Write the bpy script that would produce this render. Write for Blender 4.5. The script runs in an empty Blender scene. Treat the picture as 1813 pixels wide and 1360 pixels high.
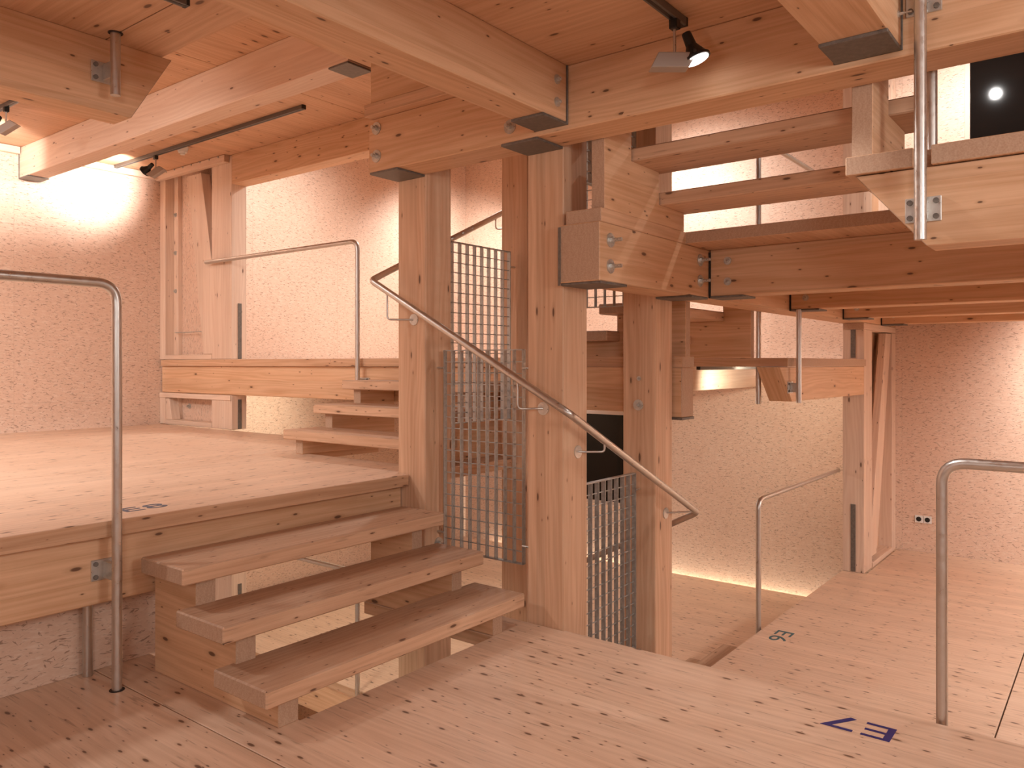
import bpy, bmesh, math, random
from mathutils import Vector, Matrix
RND = random.Random(7)
S = bpy.context.scene
C = S.collection

# ------------------------------------------------------------------ camera, world, exposure
cam_d = bpy.data.cameras.new('camera'); cam = bpy.data.objects.new('camera', cam_d); C.objects.link(cam)
cam_d.sensor_width = 36.0; cam_d.lens = 1397.1 / 1813 * 36; cam_d.shift_y = (644.4 - 680) / 1813
cam_d.clip_start = 0.02
cam.location = (0, 0, 1.36)
cam.rotation_euler = (math.pi / 2, 0, math.atan(.7761) - math.pi / 2)
S.camera = cam
w = bpy.data.worlds.new('world'); S.world = w; w.use_nodes = True
w.node_tree.nodes['Background'].inputs[0].default_value = (0.02, 0.02, 0.025, 1)
w.node_tree.nodes['Background'].inputs[1].default_value = 1.0
S.view_settings.view_transform = 'Standard'; S.view_settings.look = 'None'
S.view_settings.exposure = 0.38; S.view_settings.gamma = 1.0; S.view_settings.use_curve_mapping = False

# ------------------------------------------------------------------ lamps of the bays: track spotlights at the walls, plus added unseen fills
WARM = (1.0, .97, .935); YEL = (1.0, .94, .76)
def spot(loc, aim, power, size=120, blend=.9, col=WARM, rad=.045):
    d = bpy.data.lights.new('spot_light', 'SPOT'); d.energy = power; d.color = col
    d.spot_size = math.radians(size); d.spot_blend = blend; d.shadow_soft_size = rad
    o = bpy.data.objects.new('spot_light', d); C.objects.link(o); o.location = loc
    o.rotation_euler = (Vector(aim) - Vector(loc)).to_track_quat('-Z', 'Y').to_euler()
    return o
SPOTS = [
    # bay over the upper left platform: two track spotlights, then added fills
    ((2.47, 7.28, 3.22), (2.7, 8.40, 3.30), 80, 85, WARM, .045), ((3.90, 7.72, 3.22), (3.72, 8.40, 3.28), 62, 110, WARM, .045),
    ((0.0, 5.4, 3.2), (.6, 6.2, .7), 210, 160, WARM, .15), ((-1.0, 7.2, 3.2), (.2, 8.4, 1.6), 170, 145, WARM, .1), ((1.6, 4.6, 3.35), (2.2, 6.2, .7), 90, 160, WARM, .1),
    # far bay behind the posts: wall spotlights, then added fills
    ((5.9, 6.6, 4.00), (5.6, 8.40, 1.9), 150, 135, WARM, .06), ((8.2, 4.7, 4.00), (9.6, 4.4, 2.9), 170, 130, WARM, .06),
    ((6.6, 5.4, 4.0), (6.6, 5.4, 0), 200, 165, WARM, .15), ((8.4, 7.2, 3.9), (9.0, 8.4, 2.), 150, 140, WARM, .1),
    # upper right bay
    ((8.3, 1.2, 4.55), (9.6, 1.2, 3.4), 130, 130, WARM, .04), ((6.0, .2, 4.6), (6.6, .4, 2.1), 130, 165, WARM, .03), ((8.0, -1.6, 4.6), (9.6, -1.6, 3.3), 110, 140, WARM, .04),
    # right bay
    ((8.55, 0.05, 1.70), (9.6, -.2, 1.15), 130, 140, WARM, .045), ((6.2, -1.2, 1.7), (6.6, -.6, -.7), 200, 165, WARM, .12), ((8.3, -1.8, 1.7), (9.4, -1.6, 0), 150, 150, WARM, .1),
    # lower far bay
    ((7.7, 2.95, 1.20), (9.6, 3.9, .75), 45, 150, YEL, .045), ((8.5, 6.6, 1.10), (9.6, 6.8, .2), 24, 130, WARM, .06), ((7.0, 5.2, 1.0), (7.6, 4.0, -1.0), 46, 165, WARM, .12),
    ((5.7, 7.3, .95), (5.5, 8.4, .75), 38, 140, YEL, .06),
    # near bay: track spotlight, then added soft fills out of view
    ((2.97, 1.37, 2.50), (3.4, .6, 0.0), 45, 110, WARM, .045),
    ((-1.4, -1.4, 2.2), (1.6, 1.2, 1.0), 105, 165, WARM, .5), ((1.8, -2.1, 2.2), (2.6, .2, .9), 120, 165, WARM, .5), ((-1.5, 1.6, 1.7), (.8, 3.0, .6), 30, 165, WARM, .4),
    # lower bays and gaps below the floors
    ((9.0, 4.0, -1.75), (9.6, 4.0, -1.9), 60, 150, YEL, .05), ((9.0, 6.0, -1.75), (9.6, 6.0, -1.9), 50, 150, YEL, .05), ((3.2, 7.4, -.2), (3.0, 8.4, -.6), 30, 150, WARM, .06),
    ((1.6, 5.8, .2), (2.2, 6.2, -2.1), 90, 165, WARM, .12), ((1.0, 1.0, -.5), (2.0, 2.5, -3.3), 60, 165, WARM, .12), ((5.8, 6.2, 1.0), (5.6, 6.6, -1.4), 75, 160, YEL, .1), ((3.0, 4.4, .2), (3.0, 4.4, -2.1), 50, 165, YEL, .1),
]
for a in SPOTS: spot(a[0], a[1], a[2], a[3], .9, a[4], a[5])
def gap_fill(loc, sx, sy, power, col):
    """added fill strip for the bright line between a floor and the wall, shining up"""
    d = bpy.data.lights.new('gap_fill_light', 'AREA'); d.shape = 'RECTANGLE'; d.size = sx; d.size_y = sy; d.energy = power; d.color = col
    o = bpy.data.objects.new('gap_fill_light', d); C.objects.link(o); o.location = loc; o.rotation_euler = (math.pi, 0, 0)
gap_fill((9.565, 5.0, -1.62), .02, 5.6, 42, YEL); gap_fill((9.565, 5.0, 1.19), .02, 5.6, 10, WARM); gap_fill((1.0, 8.37, .49), 6.0, .02, 8, WARM)  # added strips standing in for lamp light leaking up from below

# ------------------------------------------------------------------ materials
def node_mat(name):
    m = bpy.data.materials.new(name); m.use_nodes = True
    nt = m.node_tree; b = nt.nodes['Principled BSDF']
    return m, nt, b
def N(nt, t, **k):
    n = nt.nodes.new(t)
    for a, v in k.items(): setattr(n, a, v)
    return n
def L(nt, a, b): nt.links.new(a, b)
def mathn(nt, op, a, b=None, c=None, clamp=False):
    n = nt.nodes.new('ShaderNodeMath'); n.operation = op; n.use_clamp = clamp
    for i, v in enumerate((a, b, c)):
        if v is None: continue
        if isinstance(v, (int, float)): n.inputs[i].default_value = v
        else: nt.links.new(v, n.inputs[i])
    return n.outputs[0]
def mixc(nt, fac, a, b, mode='MIX'):
    n = nt.nodes.new('ShaderNodeMix'); n.data_type = 'RGBA'; n.blend_type = mode
    for s, v in ((n.inputs[0], fac), (n.inputs[6], a), (n.inputs[7], b)):
        if isinstance(v, (int, float)): s.default_value = v
        elif isinstance(v, tuple): s.default_value = v + (1,)
        else: nt.links.new(v, s)
    return n.outputs[2]
def maprange(nt, x, a, b, c=0., d=1.):
    n = nt.nodes.new('ShaderNodeMapRange'); n.clamp = True
    nt.links.new(x, n.inputs[0])
    for i, v in enumerate((a, b, c, d)): n.inputs[i + 1].default_value = v
    return n.outputs[0]
def scaled(nt, uv, sx, sy):
    n = nt.nodes.new('ShaderNodeVectorMath'); n.operation = 'MULTIPLY'; nt.links.new(uv, n.inputs[0]); n.inputs[1].default_value = (sx, sy, 1)
    return n.outputs[0]
def noise(nt, vec, scale, detail=3, rough=.55, dim='2D'):
    n = nt.nodes.new('ShaderNodeTexNoise'); n.noise_dimensions = dim
    nt.links.new(vec, n.inputs['Vector']); n.inputs['Scale'].default_value = scale; n.inputs['Detail'].default_value = detail; n.inputs['Roughness'].default_value = rough
    return n.outputs[0]

def wood(name, light, dark, lamw=.11, lamvar=.10, knots=(4.0, 8.0, .085, .5), rough=.55, grain=1.0, streak=.0):
    m, nt, b = node_mat(name)
    uv = N(nt, 'ShaderNodeUVMap').outputs[0]
    info = N(nt, 'ShaderNodeObjectInfo')
    sep = N(nt, 'ShaderNodeSeparateXYZ'); L(nt, uv, sep.inputs[0])
    wob = noise(nt, scaled(nt, uv, .6, 6), 1.0, 2)
    # long figure
    fig = mathn(nt, 'SINE', mathn(nt, 'ADD', mathn(nt, 'MULTIPLY', sep.outputs[1], 150.), mathn(nt, 'MULTIPLY', wob, 30.)))
    fine = noise(nt, scaled(nt, uv, 3, 130), 1.0, 4, .6)
    broad = noise(nt, scaled(nt, uv, .7, 9), 1.0, 3)
    g = mathn(nt, 'ADD', mathn(nt, 'MULTIPLY', fig, .13 * grain), mathn(nt, 'ADD', mathn(nt, 'MULTIPLY', fine, .55 * grain), mathn(nt, 'MULTIPLY', broad, .75)))
    g = maprange(nt, g, .35, 1.0)
    col = mixc(nt, g, light, dark)
    # lamellas
    lam = mathn(nt, 'FLOOR', mathn(nt, 'DIVIDE', sep.outputs[1], lamw))
    wn = N(nt, 'ShaderNodeTexWhiteNoise', noise_dimensions='2D')
    cmb = N(nt, 'ShaderNodeCombineXYZ'); L(nt, lam, cmb.inputs[0]); L(nt, info.outputs['Random'], cmb.inputs[1]); L(nt, cmb.outputs[0], wn.inputs['Vector'])
    v = mathn(nt, 'MULTIPLY_ADD', wn.outputs[0], lamvar, 1 - lamvar / 2)
    v = mathn(nt, 'MULTIPLY', v, mathn(nt, 'MULTIPLY_ADD', info.outputs['Random'], .06, .97))
    hs = N(nt, 'ShaderNodeHueSaturation'); L(nt, col, hs.inputs['Color']); L(nt, v, hs.inputs['Value'])
    hs.inputs['Saturation'].default_value = 1.0
    col = hs.outputs[0]
    # fine glue joint
    fr = mathn(nt, 'FRACT', mathn(nt, 'DIVIDE', sep.outputs[1], lamw))
    joint = maprange(nt, mathn(nt, 'ABSOLUTE', mathn(nt, 'SUBTRACT', fr, .5)), .485, .5)
    col = mixc(nt, mathn(nt, 'MULTIPLY', joint, .22), col, (dark[0] * .5, dark[1] * .45, dark[2] * .4))
    # knots
    ku, kv, kr, kp = knots
    def knot(off, ku, kv, kr, kp):
        ad = N(nt, 'ShaderNodeVectorMath', operation='ADD'); L(nt, scaled(nt, uv, ku, kv), ad.inputs[0]); ad.inputs[1].default_value = off
        vo = N(nt, 'ShaderNodeTexVoronoi', voronoi_dimensions='2D'); L(nt, ad.outputs[0], vo.inputs['Vector']); vo.inputs['Scale'].default_value = 1
        sc = N(nt, 'ShaderNodeSeparateColor'); L(nt, vo.outputs['Color'], sc.inputs[0])
        keep = mathn(nt, 'LESS_THAN', sc.outputs[0], kp)
        rr = mathn(nt, 'MULTIPLY_ADD', sc.outputs[1], kr * .9, kr * .35)
        d = mathn(nt, 'DIVIDE', vo.outputs['Distance'], rr)
        core = mathn(nt, 'MULTIPLY', maprange(nt, d, .7, 1.15, 1., 0.), keep)
        halo = mathn(nt, 'MULTIPLY', maprange(nt, d, 1.0, 2.6, 1., 0.), keep)
        return core, halo
    c1, h1 = knot((3.3, 1.7, 0), ku, kv, kr, kp)
    c2, h2 = knot((9.1, 5.2, 0), ku * 2.1, kv * 1.9, kr * .8, kp * .45)
    halo = mathn(nt, 'MAXIMUM', h1, h2); core = mathn(nt, 'MAXIMUM', c1, c2)
    col = mixc(nt, mathn(nt, 'MULTIPLY', halo, .30), col, (dark[0] * .62, dark[1] * .5, dark[2] * .42))
    col = mixc(nt, mathn(nt, 'MULTIPLY', core, .85), col, (.10, .042, .022))
    if streak:
        st = noise(nt, scaled(nt, uv, 4.5, 60), 1.0, 2, .5)
        col = mixc(nt, mathn(nt, 'MULTIPLY', maprange(nt, st, .66, .74), streak), col, (.16, .075, .045))
    L(nt, col, b.inputs['Base Color'])
    b.inputs['Roughness'].default_value = rough
    b.inputs['Specular IOR Level'].default_value = .35
    bp = N(nt, 'ShaderNodeBump'); bp.inputs['Strength'].default_value = .06; bp.inputs['Distance'].default_value = .01
    L(nt, fine, bp.inputs['Height']); L(nt, bp.outputs[0], b.inputs['Normal'])
    return m
def end_grain(name, light, dark):
    m, nt, b = node_mat(name)
    uv = N(nt, 'ShaderNodeUVMap').outputs[0]
    sep = N(nt, 'ShaderNodeSeparateXYZ'); L(nt, uv, sep.inputs[0])
    wob = noise(nt, uv, 9, 2)
    r = mathn(nt, 'SINE', mathn(nt, 'ADD', mathn(nt, 'MULTIPLY', sep.outputs[0], 230.), mathn(nt, 'MULTIPLY', wob, 26.)))
    fn = noise(nt, uv, 160, 3)
    g = mathn(nt, 'ADD', mathn(nt, 'MULTIPLY', r, .07), fn)
    col = mixc(nt, maprange(nt, g, .25, .8), light, dark)
    L(nt, col, b.inputs['Base Color']); b.inputs['Roughness'].default_value = .75
    return m
def osb(name, base, fleck, pale):
    m, nt, b = node_mat(name)
    uv = N(nt, 'ShaderNodeUVMap').outputs[0]
    def lay(rot, su, sv, lo, hi, off):
        mp = N(nt, 'ShaderNodeMapping'); L(nt, uv, mp.inputs[0]); mp.inputs['Rotation'].default_value = (0, 0, rot); mp.inputs['Location'].default_value = off
        return maprange(nt, noise(nt, scaled(nt, mp.outputs[0], su, sv), 1.0, 2.5, .6), lo, hi)
    f1 = lay(.18, 16, 85, .63, .70, (1.3, 4.2, 0)); f2 = lay(-.35, 15, 72, .655, .72, (7.7, 2.2, 0)); f3 = lay(1.0, 22, 70, .69, .75, (3.1, 9.4, 0))
    p1 = lay(.1, 12, 55, .5, .72, (5.3, 1.2, 0)); cl = lay(0, 2.2, 3.2, .35, .75, (0, 0, 0))
    v1 = lay(-.1, 40, 150, .35, .65, (2.3, 2.2, 0))
    col = mixc(nt, mathn(nt, 'MULTIPLY', p1, .75), base, pale)
    col = mixc(nt, mathn(nt, 'MULTIPLY', v1, .15), col, fleck)
    col = mixc(nt, mathn(nt, 'MULTIPLY', cl, .10), col, fleck)
    fl = mathn(nt, 'MAXIMUM', mathn(nt, 'MAXIMUM', f1, f2), f3)
    col = mixc(nt, mathn(nt, 'MULTIPLY', fl, .66), col, (fleck[0] * .42, fleck[1] * .36, fleck[2] * .34))
    L(nt, col, b.inputs['Base Color']); b.inputs['Roughness'].default_value = .5; b.inputs['Specular IOR Level'].default_value = .35
    return m
def plain(name, col, rough=.5, metal=0., spec=.5, noisy=0.):
    m, nt, b = node_mat(name)
    b.inputs['Base Color'].default_value = col + (1,); b.inputs['Roughness'].default_value = rough; b.inputs['Metallic'].default_value = metal
    b.inputs['Specular IOR Level'].default_value = spec
    if noisy:
        tc = N(nt, 'ShaderNodeTexCoord').outputs['Object']
        n = noise(nt, tc, 38, 4, .65, '3D')
        c = mixc(nt, maprange(nt, n, .3, .7), tuple(x * (1 - noisy) for x in col), tuple(min(1, x * (1 + noisy)) for x in col))
        L(nt, c, b.inputs['Base Color'])
        L(nt, maprange(nt, n, .3, .7, rough - .1, rough + .12), b.inputs['Roughness'])
    return m
def glow(name, col, st):
    m, nt, b = node_mat(name)
    b.inputs['Base Color'].default_value = (.8, .8, .8, 1)
    b.inputs['Emission Color'].default_value = col + (1,); b.inputs['Emission Strength'].default_value = st
    return m

M = {}
M['beam'] = wood('beam_wood', (.77, .50, .315), (.60, .34, .185), lamw=.115, knots=(3.0, 8.5, .068, .42))
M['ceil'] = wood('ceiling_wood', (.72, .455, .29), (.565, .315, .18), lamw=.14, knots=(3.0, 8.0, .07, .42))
M['floor'] = wood('floor_wood', (.755, .54, .40), (.62, .415, .288), lamw=.14, lamvar=.08, knots=(4.6, 13., .085, .62), rough=.38, streak=.35)
M['edge'] = wood('slab_edge_wood', (.70, .45, .29), (.53, .305, .175), lamw=.035, lamvar=.16, knots=(3.2, 14., .07, .4), rough=.6)  # darker than the floor top: unsoaped edge, and weaker light put in the colour
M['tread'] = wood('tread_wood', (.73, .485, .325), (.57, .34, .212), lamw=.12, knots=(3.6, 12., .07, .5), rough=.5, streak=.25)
M['shaded_tread_top'] = wood('shaded_tread_wood', (.56, .365, .245), (.43, .255, .16), lamw=.12, knots=(3.6, 12., .07, .5), rough=.5, streak=.25)  # weaker light on the tread tops put into a darker colour
M['post'] = wood('post_wood', (.75, .50, .335), (.60, .35, .213), lamw=.055, lamvar=.13, knots=(2.2, 9.0, .055, .35))
M['pale'] = wood('pale_wood', (.80, .61, .48), (.69, .485, .36), lamw=.12, knots=(2.8, 9.0, .06, .35))
M['end'] = end_grain('end_grain', (.56, .38, .265), (.45, .28, .185))
M['osb'] = osb('chipboard', (.76, .545, .42), (.52, .30, .195), (.83, .66, .54))
M['steel'] = plain('galvanised_steel', (.20, .18, .16), .55, .6, .5, .3)
M['bolt'] = plain('zinc_bolt', (.60, .585, .55), .34, .7, .5, .10)
M['rail'] = plain('brushed_steel', (.60, .575, .54), .36, .95, .5, .05)
M['grate'] = plain('grating_steel', (.44, .44, .425), .5, .75, .5, .2)
M['housing'] = plain('housing_metal', (.42, .37, .33), .45, .4)
M['black'] = plain('black_metal', (.018, .017, .016), .4, .2)
M['track'] = plain('track_metal', (.16, .15, .14), .4, .5)
M['dark_glass'] = plain('dark_glass', (.006, .005, .0045), .06, 0., .3)
M['frame_paint'] = plain('window_frame_paint', (.60, .45, .36), .5)
M['white'] = plain('white_plastic', (.78, .76, .72), .4)
M['lampface'] = glow('lamp_face', (1, .97, .93), 4.)
M['navy'] = plain('navy_paint', (.022, .020, .16), .5)
M['teal'] = plain('teal_paint', (.03, .115, .14), .5)
M['slate'] = plain('slate_paint', (.10, .12, .17), .5)
M['gap'] = plain('joint_filler', (.035, .02, .014), .8)

# ------------------------------------------------------------------ object helpers
def wloc(o):
    v = Vector(o.location); p = o.parent
    while p: v = v + Vector(p.location); p = p.parent
    return v
def link(o, parent=None, at=None):
    C.objects.link(o)
    if at is not None: o.location = at
    if parent is not None:
        base = wloc(parent); o.parent = parent; o.location = Vector(o.location) - base
    return o
def tag(o, label=None, cat=None, group=None, kind=None):
    if label: o['label'] = label
    if cat: o['category'] = cat
    if group: o['group'] = group
    if kind: o['kind'] = kind
    return o
def thing(name, loc, label, cat, group=None, kind=None):
    o = bpy.data.objects.new(name, None); o.empty_display_size = .1; link(o, None, loc)
    return tag(o, label, cat, group, kind)
def bevel(o, wd):
    if wd:
        md = o.modifiers.new('bevel', 'BEVEL'); md.width = wd; md.segments = 1; md.limit_method = 'ANGLE'; md.harden_normals = False
def uvmap(bm, grain, off, endslot=True):
    """metre UVs: u along the grain axis, v across; faces square to the grain take the end-grain slot"""
    uvl = bm.loops.layers.uv.verify(); gi = 'xyz'.index(grain)
    for f in bm.faces:
        n = f.normal; ax = max(range(3), key=lambda i: abs(n[i]))
        others = [i for i in range(3) if i != ax]
        if ax == gi:
            if endslot: f.material_index = 1
            iu, iv = others
        else:
            iu = gi; iv = [i for i in others if i != gi][0]
        for l in f.loops:
            c = l.vert.co
            l[uvl].uv = (c[iu] + off[0] + (.37 if ax > 1 else 0), c[iv] + off[1] + c[ax] * .0 + ax * 1.7)
def extra_slot(bm, slot, test):
    for f in bm.faces:
        if f.material_index == 0 and test(f.normal): f.material_index = slot
def finish(name, bm, mats, parent, at, bev=0, smooth=False):
    me = bpy.data.meshes.new(name); bm.to_mesh(me); bm.free()
    for m in mats: me.materials.append(M[m])
    if smooth:
        for p in me.polygons: p.use_smooth = True
    o = bpy.data.objects.new(name, me); link(o, parent, at); bevel(o, bev)
    return o
def box(name, x0, x1, y0, y1, z0, z1, mat='beam', grain='x', parent=None, bev=.004, end='end', top=None):
    c = Vector(((x0 + x1) / 2, (y0 + y1) / 2, z0)); bm = bmesh.new()
    v = [bm.verts.new((x - c.x, y - c.y, z - c.z)) for z in (z0, z1) for y in (y0, y1) for x in (x0, x1)]
    for q in ((0, 2, 3, 1), (4, 5, 7, 6), (0, 1, 5, 4), (1, 3, 7, 5), (3, 2, 6, 7), (2, 0, 4, 6)): bm.faces.new([v[i] for i in q])
    bm.normal_update(); uvmap(bm, grain, (RND.uniform(0, 40), RND.uniform(0, 40)), end is not None)
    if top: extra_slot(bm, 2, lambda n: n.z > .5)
    return finish(name, bm, [mat] + ([end] if end else []) + ([top] if top else []), parent, c, bev)
def prism(name, pts, plane, d0, d1, mat='beam', grain='x', parent=None, bev=.003, end='end', side=None):
    """polygon pts in plane 'xy','xz','yz' extruded from d0 to d1 on the third axis"""
    ia, ib = ['xyz'.index(c) for c in plane]; ic = 3 - ia - ib
    def P(p, d):
        v = [0, 0, 0]; v[ia], v[ib], v[ic] = p[0], p[1], d; return Vector(v)
    allp = [P(p, d) for d in (d0, d1) for p in pts]
    lo = Vector([min(q[i] for q in allp) for i in range(3)]); hi = Vector([max(q[i] for q in allp) for i in range(3)])
    c = Vector(((lo.x + hi.x) / 2, (lo.y + hi.y) / 2, lo.z)); bm = bmesh.new(); n = len(pts)
    vs = [bm.verts.new(q - c) for q in allp]
    bm.faces.new(vs[:n]); bm.faces.new(vs[n:][::-1])
    for i in range(n): bm.faces.new([vs[i], vs[n + i], vs[n + (i + 1) % n], vs[(i + 1) % n]])
    bmesh.ops.recalc_face_normals(bm, faces=bm.faces[:]); bm.normal_update()
    uvmap(bm, grain, (RND.uniform(0, 40), RND.uniform(0, 40)), end is not None)
    if side: extra_slot(bm, 2, lambda n: abs(n.z) < .5)
    return finish(name, bm, [mat] + ([end] if end else []) + ([side] if side else []), parent, c, bev)
def cyl_bm(bm, p, axis, r, h, seg=20, r2=None):
    """cylinder starting at p, along axis"""
    ax = Vector(axis).normalized(); q = Vector((0, 0, 1)).rotation_difference(ax).to_matrix().to_4x4()
    mt = Matrix.Translation(Vector(p) + ax * h / 2) @ q
    bmesh.ops.create_cone(bm, cap_ends=True, segments=seg, radius1=r, radius2=r if r2 is None else r2, depth=h, matrix=mt)
def shade(bm, ang=40):
    for e in bm.edges:
        if len(e.link_faces) == 2 and e.calc_face_angle(0) > math.radians(ang): e.smooth = False
    for f in bm.faces: f.smooth = True
def cyl(name, p, axis, r, h, mat, parent=None, seg=20, r2=None):
    bm = bmesh.new(); cyl_bm(bm, (0, 0, 0), axis, r, h, seg, r2); shade(bm)
    return finish(name, bm, [mat], parent, Vector(p))
def tube(name, pts, r, mat, parent=None, bend=.06, seg=14, caps=True):
    """round tube along a polyline with rounded bends"""
    P = [Vector(p) for p in pts]; path = [P[0]]
    for i in range(1, len(P) - 1):
        a = (P[i - 1] - P[i]); b = (P[i + 1] - P[i]); la, lb = a.length, b.length
        t = min(bend, la * .45, lb * .45); a.normalize(); b.normalize()
        s, e = P[i] + a * t, P[i] + b * t
        for k in range(8):
            u = k / 7; path.append(s * (1 - u) ** 2 + P[i] * 2 * u * (1 - u) + e * u * u)
    path.append(P[-1]); o = path[0].copy(); path = [p - o for p in path]
    bm = bmesh.new(); rings = []; n = len(path)
    t0 = (path[1] - path[0]).normalized(); ref = Vector((0, 0, 1)) if abs(t0.z) < .9 else Vector((1, 0, 0)); nn = t0.cross(ref).normalized()
    for i, p in enumerate(path):
        t = (path[min(i + 1, n - 1)] - path[max(i - 1, 0)]).normalized()
        nn = (nn - t * nn.dot(t)).normalized(); bb = t.cross(nn)
        rings.append([bm.verts.new(p + nn * r * math.cos(2 * math.pi * k / seg) + bb * r * math.sin(2 * math.pi * k / seg)) for k in range(seg)])
    for i in range(n - 1):
        for k in range(seg): bm.faces.new([rings[i][k], rings[i][(k + 1) % seg], rings[i + 1][(k + 1) % seg], rings[i + 1][k]])
    if caps: bm.faces.new(rings[0][::-1]); bm.faces.new(rings[-1])
    bmesh.ops.recalc_face_normals(bm, faces=bm.faces[:]); shade(bm, 50)
    return finish(name, bm, [mat], parent, o)
_bolt = {}
def bolt(parent, p, axis, wr=.034, stub=.045, big=True):
    """washer, hexagon nut and thread end standing out of a timber"""
    k = (tuple(axis), wr, stub)
    if k not in _bolt:
        bm = bmesh.new(); ax = Vector(axis).normalized()
        cyl_bm(bm, (0, 0, 0), ax, wr * .48, .016, 6); cyl_bm(bm, ax * .016, ax, wr * .26, stub - .016, 12); shade(bm)
        mb = bpy.data.meshes.new('bolt'); bm.to_mesh(mb); bm.free(); mb.materials.append(M['bolt'])
        bm = bmesh.new(); cyl_bm(bm, (0, 0, 0), ax, wr, .005, 24); shade(bm)
        mw = bpy.data.meshes.new('washer'); bm.to_mesh(mw); bm.free(); mw.materials.append(M['bolt'])
        _bolt[k] = (mb, mw)
    mb, mw = _bolt[k]; p = Vector(p); ax = Vector(axis).normalized()
    b = link(bpy.data.objects.new('bolt', mb), parent, p + ax * .005)
    link(bpy.data.objects.new('washer', mw), b, p)
    return b
def text(s, size, loc, rotz, mat, parent, name):
    cu = bpy.data.curves.new(name, 'FONT'); cu.body = s; cu.size = size; cu.extrude = .0006; cu.space_character = 1.05
    o = bpy.data.objects.new(name + '_curve', cu); C.objects.link(o)
    dg = bpy.context.evaluated_depsgraph_get(); me = bpy.data.meshes.new_from_object(o.evaluated_get(dg))
    bpy.data.objects.remove(o); me.materials.clear(); me.materials.append(M[mat])
    t = bpy.data.objects.new(name, me); t.rotation_euler = (0, 0, rotz); t.scale = (1.45, 1, 1)
    return link(t, parent, loc)

# ------------------------------------------------------------------ levels
T = .068                               # slab thickness
E4, E5, E6, E7, E8, E9, E10, E11, E12 = -2.109, -1.406, -.703, 0., .703, 1.406, 2.127, 2.840, 3.508
WX, WY = 9.60, 8.40                    # inner faces of the two far walls
NX, NY = -2.2, -3.2                    # inner faces of the two near walls
ZB, ZT = -3.4, 4.95
X7, Y8, X9, Y6 = 3.345, 3.36, 4.475, 2.228   # platform edges

# ------------------------------------------------------------------ walls, bottom and top
def wall(name, axis, pos, lo, hi, label, inward, skip=()):
    root = thing(name, ((pos if axis == 'x' else (lo + hi) / 2), (pos if axis == 'y' else (lo + hi) / 2), ZB), label, 'wall', None, 'structure')
    t = .018; a, b = (pos, pos + t * -inward) if inward < 0 else (pos - t, pos)
    a, b = min(a, b), max(a, b)
    zs = [ZB, -1.46, .98, 2.70, ZT]; n = max(1, round((hi - lo) / 1.25)); st = (hi - lo) / n; g = .0005
    for i in range(n):
        for z0, z1 in zip(zs[:-1], zs[1:]):
            l0, l1 = lo + i * st + g, lo + (i + 1) * st - g
            if axis == 'x': box('chipboard_panel', a, b, l0, l1, z0 + g, z1 - g, 'osb', 'y', root, 0, None)
            else: box('chipboard_panel', l0, l1, a, b, z0 + g, z1 - g, 'osb', 'x', root, 0, None)
    if axis == 'x': box('backing', *sorted((b if inward < 0 else a, (b if inward < 0 else a) - inward * .12)), lo, hi, ZB, ZT, 'gap', 'y', root, 0, None)
    else: box('backing', lo, hi, *sorted((b if inward < 0 else a, (b if inward < 0 else a) - inward * .12)), ZB, ZT, 'gap', 'x', root, 0, None)
    return root
wall('wall_left', 'y', WY, NX, WX, 'pinkish chipboard wall at the back left behind the raised platforms', -1)
wall('wall_right', 'x', WX, NY, WY, 'pinkish chipboard wall at the right with the double socket', -1)
wall('wall_near', 'y', NY, NX, WX, 'chipboard wall behind the viewpoint', 1)
wall('wall_side', 'x', NX, NY, WY, 'chipboard wall beside the viewpoint', 1)
def slab(name, z, polys, label, kind_mat, grain, cat, t=T):
    """a platform floor of several laminated panels"""
    xs = [p[0] for q in polys for p in q]; ys = [p[1] for q in polys for p in q]
    root = thing(name, ((min(xs) + max(xs)) / 2, (min(ys) + max(ys)) / 2, z - t), label, cat, None, 'structure')
    for q in polys: prism('floor_panel', q, 'xy', z - t, z, kind_mat, grain, root, .0025, side='edge')
    return root
def R(x0, x1, y0, y1): return [(x0, y0), (x1, y0), (x1, y1), (x0, y1)]
slab('floor_basement', ZB + .07, [R(NX, WX, NY, WY)], 'lowest plank floor glimpsed below the stairs', 'floor', 'y', 'floor')
slab('ceiling_top', ZT + .01, [R(NX, WX, NY, WY)], 'plank ceiling high above the platforms', 'ceil', 'y', 'ceiling')

# posts of the stair core ------------------------------------------------------------
PW = .226
POST = {1: (3.337, 3.233), 2: (3.337, 2.259), 3: (4.337, 2.259), 4: (4.337, 3.233)}
plabel = {1: 'square laminated timber post left of the wire mesh panel, rail running across it',
          2: 'broad laminated timber post at the centre with the handrail crossing it',
          3: 'laminated timber post right of the centre carrying the lower handrail corner',
          4: 'laminated timber post standing half hidden behind the mesh panel'}
PO = {}
for k, (x, y) in POST.items():
    r = thing('timber_post', (x + PW / 2, y + PW / 2, ZB + .07), plabel[k], 'post', 'posts of the stair core')
    box('shaft', x, x + PW, y, y + PW, ZB + .071, ZT - .06, 'post', 'z', r, .005)
    PO[k] = r
bolt(PO[3], (4.337, 2.376, 1.106), (-1, 0, 0), .034, .03); bolt(PO[3], (4.337, 2.372, 1.27), (-1, 0, 0), .014, .02)
bolt(PO[1], (3.45, 3.233, .29), (0, -1, 0), .036, .05); bolt(PO[1], (3.45, 3.233, .44), (0, -1, 0), .036, .05)

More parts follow.
